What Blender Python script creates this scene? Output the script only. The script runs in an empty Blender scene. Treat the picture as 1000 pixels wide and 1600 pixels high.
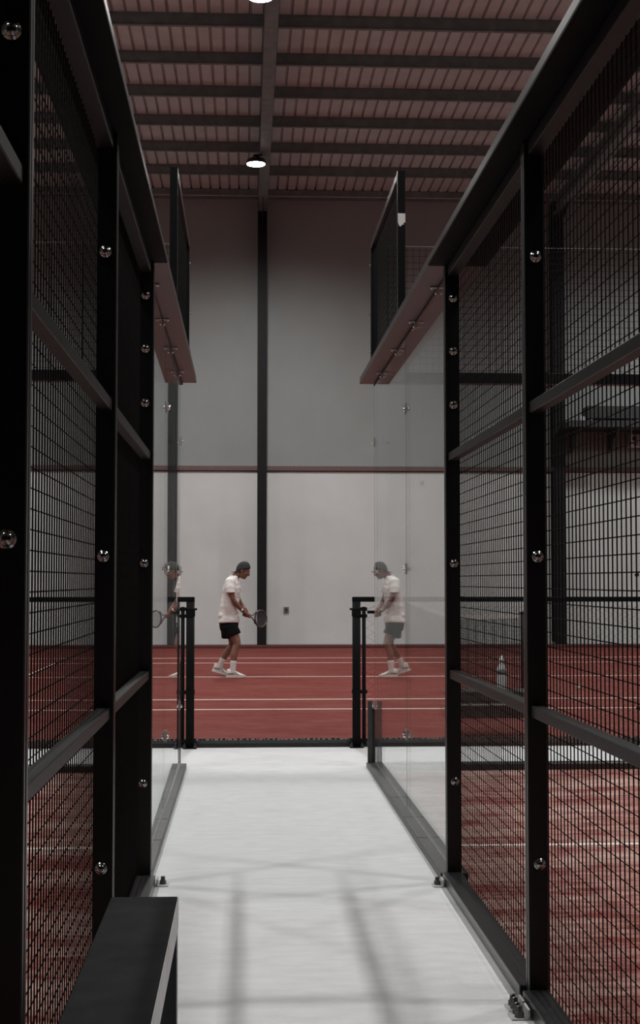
import bpy, bmesh, math, random
from mathutils import Vector, Matrix, noise
random.seed(7)
S = bpy.context.scene
COL = S.collection
PI = math.pi

# ------------------------------------------------------------------ camera, world, exposure
cd = bpy.data.cameras.new('camera')
cd.sensor_fit = 'VERTICAL'
cd.sensor_height = 36.0
cd.lens = 2270 / 1600 * 36.0
cd.clip_start = 0.05
cd.clip_end = 200
cam = bpy.data.objects.new('camera', cd)
COL.objects.link(cam)
cam.location = (0, 0, 1.45)
cam.rotation_euler = (math.radians(90 + 2.72), 0, math.radians(-2.95))
S.camera = cam

W = bpy.data.worlds.new('world')
S.world = W
W.use_nodes = True
W.node_tree.nodes['Background'].inputs[0].default_value = (0.5, 0.5, 0.52, 1)
W.node_tree.nodes['Background'].inputs[1].default_value = 0.02

S.view_settings.view_transform = 'Standard'
S.view_settings.look = 'None'
S.view_settings.gamma = 1.0
S.view_settings.use_curve_mapping = False
S.view_settings.exposure = 0.0

LAMP_W = 1690.0          # watts of one high-bay lamp
LAMP_CONE = 168          # degrees
LAMP_Z = 9.40

# ------------------------------------------------------------------ helpers
def link(o, parent=None):
    COL.objects.link(o)
    if parent is not None:
        o.parent = parent
        if parent.parent is None and parent.type == 'EMPTY':
            o.location = -parent.location
    return o

def tag(o, label=None, cat=None, group=None, kind=None):
    if label: o['label'] = label
    if cat: o['category'] = cat
    if group: o['group'] = group
    if kind: o['kind'] = kind
    return o

def thing(name, loc, label=None, cat=None, group=None, kind=None):
    o = bpy.data.objects.new(name, None)
    o.empty_display_size = 0.1
    o.location = loc
    COL.objects.link(o)
    return tag(o, label, cat, group, kind)

class MB:
    def __init__(s): s.v = []; s.f = []; s.mi = []
    def quad(s, a, b, c, d):
        n = len(s.v); s.v += [a, b, c, d]; s.f.append((n, n+1, n+2, n+3)); return s
    def box(s, x0, x1, y0, y1, z0, z1, b=0.0):
        if b <= 0:
            n = len(s.v)
            s.v += [(x0,y0,z0),(x1,y0,z0),(x1,y1,z0),(x0,y1,z0),(x0,y0,z1),(x1,y0,z1),(x1,y1,z1),(x0,y1,z1)]
            s.f += [(n,n+3,n+2,n+1),(n+4,n+5,n+6,n+7),(n,n+1,n+5,n+4),(n+1,n+2,n+6,n+5),(n+2,n+3,n+7,n+6),(n+3,n,n+4,n+7)]
        else:
            bm = bmesh.new()
            bmesh.ops.create_cube(bm, size=1.0)
            for v in bm.verts:
                v.co = Vector(((x0+x1)/2+v.co.x*(x1-x0), (y0+y1)/2+v.co.y*(y1-y0), (z0+z1)/2+v.co.z*(z1-z0)))
            bmesh.ops.bevel(bm, geom=bm.edges[:], offset=b, segments=1, affect='EDGES')
            s.addbm(bm)
        return s
    def addbm(s, bm):
        n = len(s.v); bm.verts.index_update()
        s.v += [tuple(v.co) for v in bm.verts]
        s.f += [tuple(n+v.index for v in f.verts) for f in bm.faces]
        bm.free()
    def add(s, verts, faces):
        n = len(s.v)
        s.v += [tuple(v) for v in verts]
        s.f += [tuple(n+i for i in f) for f in faces]
        return s
    def tube(s, pts, rads, seg=8, cap=True, flat=(1.0, 1.0), side=None):
        """tube through pts; rads a number or one per point (or (a,b) pairs)"""
        pts = [Vector(p) for p in pts]
        n = len(pts)
        if not isinstance(rads, (list, tuple)): rads = [rads]*n
        rings = []
        ref = Vector(side) if side else None
        for i, p in enumerate(pts):
            if i == 0: d = pts[1]-pts[0]
            elif i == n-1: d = pts[-1]-pts[-2]
            else: d = (pts[i+1]-pts[i]).normalized()+(pts[i]-pts[i-1]).normalized()
            d.normalize()
            if ref is None:
                ref = Vector((0,0,1)) if abs(d.z) < 0.9 else Vector((1,0,0))
            a = ref - d*ref.dot(d)
            if a.length < 1e-5:
                a = Vector((0,1,0)) - d*d.y
            a.normalize(); b = d.cross(a)
            ref = a
            r = rads[i]
            ra, rb = (r if isinstance(r, (list, tuple)) else (r*flat[0], r*flat[1]))
            rings.append([p + a*(ra*math.cos(2*PI*k/seg)) + b*(rb*math.sin(2*PI*k/seg)) for k in range(seg)])
        base = len(s.v)
        for rg in rings: s.v += [tuple(q) for q in rg]
        for i in range(n-1):
            for k in range(seg):
                k2 = (k+1) % seg
                s.f.append((base+i*seg+k, base+i*seg+k2, base+(i+1)*seg+k2, base+(i+1)*seg+k))
        if cap:
            s.f.append(tuple(base+k for k in reversed(range(seg))))
            s.f.append(tuple(base+(n-1)*seg+k for k in range(seg)))
        return s
    def loft(s, secs, seg=24):
        """secs: (z, cx, cy, half_x, half_y) horizontal ellipses"""
        base = len(s.v); n = len(secs)
        for (z, cx, cy, a, b) in secs:
            for k in range(seg):
                t = 2*PI*k/seg
                s.v.append((cx+a*math.cos(t), cy+b*math.sin(t), z))
        for i in range(n-1):
            for k in range(seg):
                k2 = (k+1) % seg
                s.f.append((base+i*seg+k, base+i*seg+k2, base+(i+1)*seg+k2, base+(i+1)*seg+k))
        s.f.append(tuple(base+k for k in reversed(range(seg))))
        s.f.append(tuple(base+(n-1)*seg+k for k in range(seg)))
        return s
    def lathe(s, prof, origin, axis='Z', seg=24):
        """prof: (radius, height) rows; closed at the ends when radius is 0"""
        base = len(s.v); n = len(prof); ox, oy, oz = origin
        for (r, h) in prof:
            for k in range(seg):
                t = 2*PI*k/seg; a = r*math.cos(t); b = r*math.sin(t)
                if axis == 'Z': s.v.append((ox+a, oy+b, oz+h))
                elif axis == 'Y': s.v.append((ox+a, oy+h, oz-b))
                else: s.v.append((ox+h, oy+a, oz+b))
        for i in range(n-1):
            for k in range(seg):
                k2 = (k+1) % seg
                s.f.append((base+i*seg+k, base+i*seg+k2, base+(i+1)*seg+k2, base+(i+1)*seg+k))
        if prof[0][0] > 0: s.f.append(tuple(base+k for k in reversed(range(seg))))
        if prof[-1][0] > 0: s.f.append(tuple(base+(n-1)*seg+k for k in range(seg)))
        return s
    def ball(s, c, r, seg=16, rings=10, rot=None):
        base = len(s.v)
        rx, ry, rz = r if isinstance(r, (list, tuple)) else (r, r, r)
        M = rot or Matrix.Identity(3)
        for i in range(rings+1):
            ph = PI*i/rings
            for k in range(seg):
                t = 2*PI*k/seg
                p = M @ Vector((rx*math.sin(ph)*math.cos(t), ry*math.sin(ph)*math.sin(t), rz*math.cos(ph)))
                s.v.append((c[0]+p.x, c[1]+p.y, c[2]+p.z))
        for i in range(rings):
            for k in range(seg):
                k2 = (k+1) % seg
                s.f.append((base+i*seg+k, base+(i+1)*seg+k, base+(i+1)*seg+k2, base+i*seg+k2))
        return s
    def mesh(s, name, clean=True):
        me = bpy.data.meshes.new(name)
        me.from_pydata(s.v, [], s.f)
        if clean:
            bm = bmesh.new(); bm.from_mesh(me)
            bmesh.ops.remove_doubles(bm, verts=bm.verts[:], dist=1e-6)
            bmesh.ops.recalc_face_normals(bm, faces=bm.faces[:])
            bm.to_mesh(me); bm.free()
        me.validate(); me.update()
        return me
    def build(s, name, m, parent=None, smooth=False, kind=None, clean=True):
        me = s.mesh(name, clean)
        if m: me.materials.append(m)
        if smooth:
            me.polygons.foreach_set('use_smooth', [True]*len(me.polygons))
        o = bpy.data.objects.new(name, me)
        link(o, parent)
        if kind: o['kind'] = kind
        return o

def inst(name, me, loc, parent=None):
    """another object on shared mesh data, at a world place"""
    o = bpy.data.objects.new(name, me)
    link(o, parent)
    o.location = Vector(o.location) + Vector(loc)
    return o

# ------------------------------------------------------------------ materials
def mat(name, col, rough=0.5, metal=0.0, var=0.0, scale=20.0, bump=0.0, bscale=200.0, spec=0.5, stretch=(1,1,1), col2=None, coat=0.0):
    m = bpy.data.materials.new(name); m.use_nodes = True
    nt = m.node_tree; N = nt.nodes; L = nt.links
    p = N['Principled BSDF']
    p.inputs['Base Color'].default_value = (*col, 1)
    p.inputs['Roughness'].default_value = rough
    p.inputs['Metallic'].default_value = metal
    p.inputs['Specular IOR Level'].default_value = spec
    if coat: p.inputs['Coat Weight'].default_value = coat
    tc = N.new('ShaderNodeTexCoord')
    mp = N.new('ShaderNodeMapping'); mp.inputs['Scale'].default_value = stretch
    L.new(tc.outputs['Object'], mp.inputs['Vector'])
    if var > 0:
        nz = N.new('ShaderNodeTexNoise'); nz.inputs['Scale'].default_value = scale; nz.inputs['Detail'].default_value = 5
        L.new(mp.outputs[0], nz.inputs['Vector'])
        cr = N.new('ShaderNodeValToRGB')
        c2 = col2 or tuple(min(1, c*(1+var)) for c in col)
        c1 = col if col2 else tuple(c*(1-var) for c in col)
        cr.color_ramp.elements[0].color = (*c1, 1); cr.color_ramp.elements[0].position = 0.3
        cr.color_ramp.elements[1].color = (*c2, 1); cr.color_ramp.elements[1].position = 0.7
        L.new(nz.outputs['Fac'], cr.inputs[0]); L.new(cr.outputs[0], p.inputs['Base Color'])
    if bump > 0:
        nb = N.new('ShaderNodeTexNoise'); nb.inputs['Scale'].default_value = bscale; nb.inputs['Detail'].default_value = 3
        L.new(mp.outputs[0], nb.inputs['Vector'])
        bp = N.new('ShaderNodeBump'); bp.inputs['Strength'].default_value = bump; bp.inputs['Distance'].default_value = 0.01
        L.new(nb.outputs['Fac'], bp.inputs['Height']); L.new(bp.outputs[0], p.inputs['Normal'])
    return m

def glass_mat(name, tint):
    """thin sheet of a solid pane: Fresnel mirror over a tinted clear sheet on both faces"""
    m = bpy.data.materials.new(name); m.use_nodes = True
    nt = m.node_tree; N = nt.nodes; L = nt.links
    for n in list(N): N.remove(n)
    out = N.new('ShaderNodeOutputMaterial')
    geo = N.new('ShaderNodeNewGeometry')
    ior = N.new('ShaderNodeMix'); ior.data_type = 'FLOAT'
    ior.inputs[2].default_value = 1.5; ior.inputs[3].default_value = 1/1.5
    L.new(geo.outputs['Backfacing'], ior.inputs[0])
    fr = N.new('ShaderNodeFresnel'); L.new(ior.outputs[0], fr.inputs['IOR'])
    tr = N.new('ShaderNodeBsdfTransparent'); tr.inputs[0].default_value = (*tint, 1)
    gl = N.new('ShaderNodeBsdfGlossy'); gl.inputs['Roughness'].default_value = 0.0
    gl.inputs['Color'].default_value = (0.97, 0.98, 0.98, 1)
    mx = N.new('ShaderNodeMixShader')
    L.new(fr.outputs[0], mx.inputs[0]); L.new(tr.outputs[0], mx.inputs[1]); L.new(gl.outputs[0], mx.inputs[2])
    L.new(mx.outputs[0], out.inputs[0])
    return m

def emit_mat(name, col, st):
    m = bpy.data.materials.new(name); m.use_nodes = True
    p = m.node_tree.nodes['Principled BSDF']
    p.inputs['Base Color'].default_value = (0.9, 0.9, 0.9, 1)
    p.inputs['Emission Color'].default_value = (*col, 1)
    p.inputs['Emission Strength'].default_value = st
    return m

def turf_mat(name, red, dark, sand, sand_amt, stretch):
    m = bpy.data.materials.new(name); m.use_nodes = True
    nt = m.node_tree; N = nt.nodes; L = nt.links
    p = N['Principled BSDF']; p.inputs['Roughness'].default_value = 0.92
    p.inputs['Specular IOR Level'].default_value = 0.15
    tc = N.new('ShaderNodeTexCoord')
    mp = N.new('ShaderNodeMapping'); mp.inputs['Scale'].default_value = stretch
    L.new(tc.outputs['Object'], mp.inputs[0])
    n1 = N.new('ShaderNodeTexNoise'); n1.inputs['Scale'].default_value = 1.6; n1.inputs['Detail'].default_value = 6; n1.inputs['Roughness'].default_value = 0.65
    n2 = N.new('ShaderNodeTexNoise'); n2.inputs['Scale'].default_value = 55; n2.inputs['Detail'].default_value = 3
    n3 = N.new('ShaderNodeTexNoise'); n3.inputs['Scale'].default_value = 9; n3.inputs['Detail'].default_value = 6; n3.inputs['Roughness'].default_value = 0.7
    for n in (n1, n2, n3): L.new(mp.outputs[0], n.inputs['Vector'])
    a = N.new('ShaderNodeMix'); a.data_type = 'RGBA'
    a.inputs[6].default_value = (*dark, 1); a.inputs[7].default_value = (*red, 1)
    L.new(n2.outputs['Fac'], a.inputs[0])
    ad = N.new('ShaderNodeMath'); ad.operation = 'ADD'
    L.new(n1.outputs['Fac'], ad.inputs[0]); L.new(n3.outputs['Fac'], ad.inputs[1])
    mr = N.new('ShaderNodeMapRange'); mr.inputs[1].default_value = 0.86; mr.inputs[2].default_value = 1.22
    mr.inputs[3].default_value = 0.0; mr.inputs[4].default_value = sand_amt
    L.new(ad.outputs[0], mr.inputs[0])
    b = N.new('ShaderNodeMix'); b.data_type = 'RGBA'
    L.new(mr.outputs[0], b.inputs[0]); L.new(a.outputs[2], b.inputs[6]); b.inputs[7].default_value = (*sand, 1)
    L.new(b.outputs[2], p.inputs['Base Color'])
    bp = N.new('ShaderNodeBump'); bp.inputs['Strength'].default_value = 0.5; bp.inputs['Distance'].default_value = 0.01
    nb = N.new('ShaderNodeTexNoise'); nb.inputs['Scale'].default_value = 160
    L.new(tc.outputs['Object'], nb.inputs['Vector'])
    L.new(nb.outputs['Fac'], bp.inputs['Height']); L.new(bp.outputs[0], p.inputs['Normal'])
    return m

M = {}
M['black'] = mat('black_powder_coat', (0.0045, 0.0045, 0.005), 0.34, var=0.25, scale=30, spec=0.48)
M['cap'] = mat('cap_satin_coat', (0.030, 0.026, 0.026), 0.38, var=0.2, scale=12, spec=0.5)
M['capmatt'] = mat('cap_matt_coat', (0.004, 0.004, 0.004), 0.6, var=0.2, scale=12, spec=0.04)
M['wire'] = mat('black_wire', (0.004, 0.004, 0.004), 0.6, spec=0.10)
M['rail'] = mat('black_rail_coat', (0.005, 0.005, 0.005), 0.45, var=0.2, scale=20, spec=0.22)
M['matt'] = mat('matt_black_paint', (0.005, 0.005, 0.0055), 0.7, var=0.2, scale=20, spec=0.12)
M['chrome'] = mat('polished_fixing', (0.75, 0.75, 0.75), 0.15, metal=1.0)
M['clamp'] = mat('brushed_clamp', (0.36, 0.36, 0.36), 0.35, metal=0.7)
M['channel'] = mat('grey_channel_paint', (0.055, 0.056, 0.057), 0.45, var=0.25, scale=14)
M['plate'] = mat('dark_steel_plate', (0.020, 0.020, 0.0205), 0.28, var=0.2, spec=0.7)
M['zinc'] = mat('pale_plate_paint', (0.52, 0.52, 0.52), 0.5, var=0.2)
M['seal'] = mat('clear_silicone', (0.32, 0.32, 0.32), 0.3, var=0.4, scale=8)
M['steel'] = mat('bright_steel', (0.30, 0.30, 0.30), 0.16, metal=1.0)
M['rubber'] = mat('black_rubber', (0.015, 0.015, 0.015), 0.7, var=0.3)
M['glass'] = glass_mat('tempered_glass', (0.90, 0.915, 0.915))
M['glass_end'] = glass_mat('clear_end_glass', (0.955, 0.965, 0.965))
M['glassedge'] = mat('glass_edge', (0.05, 0.06, 0.06), 0.2)
M['concrete'] = mat('pale_screed', (0.67, 0.68, 0.685), 0.75, var=0.06, scale=7.0, bump=0.12, bscale=110, stretch=(1, 2.2, 1))
M['padel'] = turf_mat('padel_turf', (0.31, 0.082, 0.066), (0.17, 0.040, 0.034), (0.62, 0.44, 0.38), 0.95, (0.55, 1.6, 1))
M['tennis'] = turf_mat('tennis_red', (0.175, 0.033, 0.026), (0.115, 0.021, 0.018), (0.27, 0.11, 0.09), 0.35, (0.5, 1.2, 1))
M['line'] = mat('white_line', (0.78, 0.72, 0.66), 0.85, var=0.15, scale=25)
M['wall_lo'] = mat('wall_render', (0.585, 0.605, 0.60), 0.85, var=0.05, scale=1.2, bump=0.1, bscale=60)
M['wall_up'] = mat('wall_cladding', (0.27, 0.287, 0.284), 0.8, var=0.05, scale=1.0)
M['maroon'] = mat('maroon_trim', (0.13, 0.082, 0.077), 0.6, var=0.15)
M['dark_strip'] = mat('dark_red_strip', (0.10, 0.030, 0.028), 0.7, var=0.2)
M['deck'] = mat('roof_deck', (0.49, 0.53, 0.53), 0.55, var=0.08, scale=3)
M['steelwork'] = mat('grey_steelwork', (0.15, 0.175, 0.175), 0.55, var=0.2, scale=6)
M['column'] = mat('dark_column_paint', (0.006, 0.0063, 0.0066), 0.6, var=0.2, scale=6, spec=0.25)
M['lampbody'] = mat('lamp_body', (0.05, 0.05, 0.05), 0.4, metal=0.6)
M['lamp'] = emit_mat('lamp_lens', (1.0, 0.985, 0.97), 30.0)
M['benchtop'] = mat('charcoal_bench_board', (0.011, 0.011, 0.0115), 0.75, var=0.35, scale=9, spec=0.08, bump=0.05)
M['benchedge'] = mat('grey_bench_edge', (0.52, 0.52, 0.52), 0.5, var=0.1)
M['tape'] = mat('white_tape', (0.75, 0.75, 0.73), 0.7)
M['netcord'] = mat('black_net_cord', (0.012, 0.012, 0.013), 0.8)
M['netband'] = mat('white_net_band', (0.65, 0.65, 0.63), 0.8)
M['darkbox'] = mat('dark_plastic', (0.03, 0.03, 0.032), 0.5, var=0.2)
M['greybox'] = mat('grey_plastic', (0.16, 0.16, 0.16), 0.5, var=0.1)
M['whitebox'] = mat('white_plastic', (0.7, 0.7, 0.7), 0.4)
M['bottle'] = mat('bottle_plastic', (0.60, 0.62, 0.63), 0.15, coat=0.5)
M['ball'] = mat('ball_felt', (0.72, 0.74, 0.62), 0.95, var=0.1, bump=0.4, bscale=300)

# ------------------------------------------------------------------ the setting
GX0, GX1 = -10.48, 11.0       # outer sides of the two padel courts
LX, RX = -0.48, 1.01          # left and right fence lines
YE = 11.25                    # end walls of the padel courts
Y0, Y1, Y2 = 2.98, 5.00, 7.02 # post fronts
WY = 32.0
HX0, HX1, HY0 = -15.0, 17.0, -9.0
ZW = 10.1

fl = MB().box(HX0, HX1, HY0, WY, -0.20, -0.012).build('floor', M['concrete']); tag(fl, kind='structure')
cf = MB().box(-0.5, 1.03, HY0, 11.30, -0.011, 0.0)
cf.box(HX0, HX1, 11.3, 12.78, -0.011, 0.0)
cf = cf.build('corridor_floor', M['concrete']); tag(cf, kind='structure')

def surface(name, m, x0, x1, y0, y1, lines):
    o = MB().box(x0, x1, y0, y1, -0.011, 0.0).build(name, m); tag(o, kind='structure')
    for (a, b, c, d) in lines:
        MB().box(a, b, c, d, 0.0002, 0.003).build('court_line', M['line'], o)
    return o
surface('padel_turf', M['padel'], 1.03, GX1, -8.7, 11.30, [(1.06, GX1-.05, 7.97, 8.02), (6.0, 6.05, -5.0, 7.97)])
surface('padel_turf', M['padel'], GX0, -0.5, -8.7, 11.30, [(GX0+.05, -0.53, 7.99, 8.04), (-5.5, -5.45, -5.0, 7.99)])
TL = []
for y in (16.52, 27.49): TL.append((-8.8, 15.0, y-0.025, y+0.025))
for y in (17.89, 26.12-.28): TL.append((-8.8, 15.0, y-0.025, y+0.025))
TL.append((-3.3, 9.5, 22.10, 22.15))
TL += [(-3.35, -3.3, 17.915, 25.815), (9.5, 9.55, 17.915, 25.815)]
surface('tennis_court', M['tennis'], HX0, HX1, 12.86, WY, TL)
# kerb at the edge of the tennis court
k = MB().box(HX0, HX1, 12.79, 12.86, -0.011, 0.062).build('trim_1', M['plate']); tag(k, kind='structure')
MB().box(HX0, HX1, 12.765, 12.788, -0.011, 0.026).build('rubber_strip', M['rubber'], k)
sp = MB()
x = -3.0
while x < 6.0:
    h = random.uniform(0.004, 0.016); w = random.uniform(0.008, 0.03)
    sp.box(x, x+w, 12.80, 12.85, 0.0621, 0.062+h); x += w+random.uniform(0.005, 0.04)
sp.build('frayed_turf_edge', M['rubber'], k, kind='stuff')

wl = MB().box(HX0, HX1, WY, WY+0.3, -0.2, 3.86).build('wall_back', M['wall_lo']); tag(wl, kind='structure')
MB().box(HX0, HX1, WY+0.05, WY+0.3, 3.86, ZW+0.3).build('upper_cladding', M['wall_up'], wl)
MB().box(HX0, HX1, WY-0.05, WY+0.05, 3.875, 3.985, 0.01).build('trim_2', M['maroon']).__setitem__('kind', 'structure')
MB().box(HX0, HX1, WY-0.42, WY-0.001, 0.003, 0.062, .008).build('dark_strip_back', M['dark_strip']).__setitem__('kind', 'structure')  # low dark red strip along the foot of the far wall
MB().box(HX0-.3, HX0, HY0, WY+.3, -0.2, ZW+.3).build('wall_left', M['wall_lo']).__setitem__('kind', 'structure')
MB().box(HX1, HX1+.3, HY0, WY+.3, -0.2, ZW+.3).build('wall_right', M['wall_lo']).__setitem__('kind', 'structure')
MB().box(HX0-.3, HX1+.3, HY0-.3, HY0, -0.2, ZW+.3).build('wall_front', M['column']).__setitem__('kind', 'structure')

# ceiling: backing + ribbed sheets + purlins
ce = MB().box(HX0, HX1, HY0, WY+.3, ZW+0.16, ZW+0.3).build('ceiling', M['deck']); tag(ce, kind='structure')
sh = MB()                      # one sheet 1.05 m wide, five troughs
P5 = 0.21
prof = []
for i in range(5):
    x = i*P5
    prof += [(x, 0.06), (x+0.016, 0.0), (x+0.176, 0.0), (x+0.192, 0.06)]
prof.append((5*P5, 0.06))
for i in range(len(prof)-1):
    (xa, za), (xb, zb) = prof[i], prof[i+1]
    sh.quad((xa, HY0, za), (xb, HY0, zb), (xb, WY+.05, zb), (xa, WY+.05, za))
shm = sh.mesh('roof_sheet', clean=False); shm.materials.append(M['deck'])
for i in range(int((HX1-HX0)/1.05)+1):
    inst('roof_sheet', shm, (HX0+i*1.05-0.05, 0, ZW), ce)
pm = MB()
pm.box(HX0, HX1, -0.035, 0.035, 0.0, 0.012); pm.box(HX0, HX1, -0.006, 0.006, 0.012, 0.195); pm.box(HX0, HX1, -0.035, 0.035, 0.188, 0.2)
pm = pm.mesh('purlin', clean=False); pm.materials.append(M['steelwork'])
y = 21.85
ys = [21.85+1.62*k for k in range(-19, 6)]
for y in ys: inst('purlin', pm, (0, y, ZW-0.2), ce)
MB().box(HX0, HX1, WY-0.25, WY+0.04, ZW-0.16, ZW-0.01).build('eave_beam', M['steelwork'], ce)
MB().box(HX0, HX1, WY-0.27, WY-0.25, ZW-0.165, ZW-0.15).build('eave_angle', M['zinc'], ce)

def frame(x, w):
    t = thing('portal_frame', (x, WY, 0), kind='structure')
    c = MB(); d = 0.34; yb = WY-0.012
    c.box(x-w/2, x+w/2, yb-d, yb-d+0.016, 0.063, ZW-.2, 0.002); c.box(x-.005, x+.005, yb-d+.016, yb-.016, 0.063, ZW-.2); c.box(x-w/2, x+w/2, yb-.016, yb-.0, 0.11, ZW-.2)
    c.build('column', M['column'], t)
    MB().box(x-w/2-.02, x+w/2+.02, yb-d-.02, yb-d+.04, 0.0625, 0.075).build('base_plate', M['column'], t)
    r = MB()
    r.box(x-w/2, x+w/2, HY0+.1, WY-.36, ZW-.52, ZW-.505); r.box(x-.005, x+.005, HY0+.1, WY-.36, ZW-.505, ZW-.215); r.box(x-w/2, x+w/2, HY0+.1, WY-.36, ZW-.215, ZW-.201)
    r.build('rafter', M['steelwork'], t)
    g = MB()
    g.add([(x-.006, WY-.36, ZW-.53), (x+.006, WY-.36, ZW-.53), (x+.006, WY-1.6, ZW-.53), (x-.006, WY-1.6, ZW-.53), (x-.006, WY-.36, ZW-1.0), (x+.006, WY-.36, ZW-1.0)],
          [(0,1,2,3), (0,4,5,1), (4,3,2,5), (0,3,4), (1,5,2)])
    g.build('haunch', M['column'], t)
for fx, fw_ in ((-6.2, .22), (0.365, .2), (6.91, .24), (13.46, .22)): frame(fx, fw_)

# ------------------------------------------------------------------ lamps
def lamp(x, y, label, k=1.0):
    t = thing('high_bay_lamp', (x, y, LAMP_Z), label, 'lamp', 'round high-bay lamps under the roof')
    MB().lathe([(0.02, .17), (0.06, .165), (0.07, .10), (0.165, .085), (0.185, .04), (0.19, .0), (0.178, -.004), (0.178, .012), (0.0, .012)], (x, y, LAMP_Z), seg=28).build('housing', M['lampbody'], t, True)
    MB().lathe([(0.0, .010), (0.176, .010), (0.172, -.012), (0.0, -.024)], (x, y, LAMP_Z), seg=28).build('lens', M['lamp'], t, True)
    yp = min(ys, key=lambda q: abs(q-y)); hk = MB(); hk.box(x-.03, x+.12, y-.04, y+.04, LAMP_Z+.160, LAMP_Z+.179, .002)
    if abs(x-.19) > .01: hk.box(x-.02, x+.02, y-.02, y+.02, LAMP_Z+.179, ZW-.201, .002); hk.box(x-.03, x+.03, min(y-.03, yp-.03), max(y+.03, yp+.03), ZW-.215, ZW-.2005, .002)
    hk.build('suspension', M['lampbody'], t)
    ld = bpy.data.lights.new('high_bay_light', 'SPOT')
    ld.energy = LAMP_W*k; ld.spot_size = math.radians(LAMP_CONE); ld.spot_blend = 1.0
    ld.shadow_soft_size = 0.30; ld.color = (1.0, 0.985, 0.965)
    lo = bpy.data.objects.new('high_bay_light', ld)
    COL.objects.link(lo); lo.parent = t; lo.location = (0, 0, -0.035)
lamp(0.19, 27.4, 'small glowing round lamp hung beside the central rafter near the far wall')
lamp(0.19, 19.45, 'glowing round lamp at the top edge of the photo')
for i, x in enumerate((-9.5, 10.0)):
    for j, y in enumerate((27.6, 19.9)):
        lamp(x, y, ('round lamp out of view over the tennis court, far ' + ('left' if i == 0 else 'right') + (' by the wall' if j == 0 else ' nearer the corridor')))
for i, x in enumerate((-4.2, 5.4)):
    for j, y in enumerate((12.4, 8.5, 4.6)):
        lamp(x, y, 'round lamp high over the ' + ('left' if i == 0 else 'right') + ' padel court, ' + ('at its far end', 'second from its far end', 'above the viewer')[j], (0.56, 0.66, 0.66)[j])

# ------------------------------------------------------------------ fences of the corridor
bolt_me = MB().lathe([(0.021, 0.0), (0.021, -.003), (0.0155, -.0035), (0.0150, -.008), (0.0115, -.0125), (0.006, -.015), (0.0, -.0155)], (0, 0, 0), 'Y', 16).mesh('bolt')
bolt_me.materials.append(M['steel'])
bolt_me.polygons.foreach_set('use_smooth', [True]*len(bolt_me.polygons))
nut_me = MB().lathe([(0.016, 0.0), (0.016, .016), (0.011, .020), (0.010, .036), (0.0, .038)], (0, 0, 0), 'Z', 6).mesh('anchor_nut')
nut_me.materials.append(M['plate'])

def wires(axis, c, a0, a1, z0, z1, pitch, rv, rh, off=None):
    """welded mesh in the plane X=c (axis 'Y') or Y=c (axis 'X'); uprights in front of cross wires"""
    mb = MB()
    n = max(2, int(round((a1-a0)/pitch))); d = off if off is not None else rv
    for i in range(n):
        a = a0 + (i+.5)*(a1-a0)/n
        if axis == 'Y': mb.tube([(c, a, z0), (c, a, z1)], rv, 4, False)
        else: mb.tube([(a, c, z0), (a, c, z1)], rv, 4, False)
    n = max(2, int(round((z1-z0)/pitch)))
    for i in range(n):
        z = z0 + (i+.5)*(z1-z0)/n
        if axis == 'Y': mb.tube([(c+d, a0, z), (c+d, a1, z)], rh, 4, False)
        else: mb.tube([(a0, c+d, z), (a1, c+d, z)], rh, 4, False)
    return mb

def fence_panel(side, ya, yb, label, bolts, rails=(1.0, 2.055), start_post=False):
    """2 m bay of the mesh fence; ya/yb are post fronts; the bay owns the post at yb"""
    s = 1 if side == 'R' else -1
    cx = RX if side == 'R' else LX
    t = thing('mesh_fence_panel', (cx, (ya+yb)/2, 0), label, 'fence', 'black mesh fence panels along the corridor')
    PD = 0.06
    def post(y):
        p = MB().box(cx-.035, cx+.035, y, y+PD, 0.0, 2.998, 0.003)
        p = p.build('post', M['black'], t)
        g = MB().box(cx-s*.0352-.0008, cx-s*.0352+.0008, y+.026, y+.033, 0.05, 2.99)
        g.build('joint_line', M['rubber'], p)
        for z in bolts:
            inst('bolt', bolt_me, (cx+s*0.004, y-0.0002, z), p)
        return p
    post(yb)
    if start_post: post(ya)
    a, b = ya+PD, yb
    mx = cx+s*.030            # mesh plane on the court side
    def bx(xa, xb, z0, z1, name, m='rail', bev=.003):
        x0, x1 = sorted((cx+s*xa, cx+s*xb))
        return MB().box(x0, x1, a+.0005, b-.0005, z0, z1, bev).build(name, M[m], t)
    for z in rails: bx(-.022, .021, z-.02, z+.02, 'rail')
    bx(-.022, .034, 2.945, 2.998, 'top_rail')
    br = bx(-.058, .034, 0.0, 0.052, 'bottom_rail', 'plate')
    wires('Y', mx, a, b, 0.052, 2.945, 0.05, 0.0022, 0.0020, s*0.0036).build('wire_mesh', M['wire'], t, kind='stuff', clean=False)
    return t

b1 = (0.478, 1.535, 2.586)
b2 = (0.485, 1.536, 2.31, 2.574, 2.835)
fence_panel('R', 0.96, Y0, 'right-hand fence panel beside the viewer, mostly outside the frame', b1)
fence_panel('R', Y0, Y1, 'near right mesh panel cut by the right edge of the photo', b1)
fence_panel('R', Y1, Y2, 'right mesh panel between the near black post and the glass wall', b2)
fence_panel('L', 0.96, Y0, 'left-hand black frame at the far left edge of the photo', b1 + (0.2,), rails=(2.283,))
fence_panel('L', Y0, Y1, 'near left mesh panel above the charcoal bench', b1)
fence_panel('L', Y1, Y2, 'dark narrow left mesh panel just before the left glass', b2)

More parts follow.
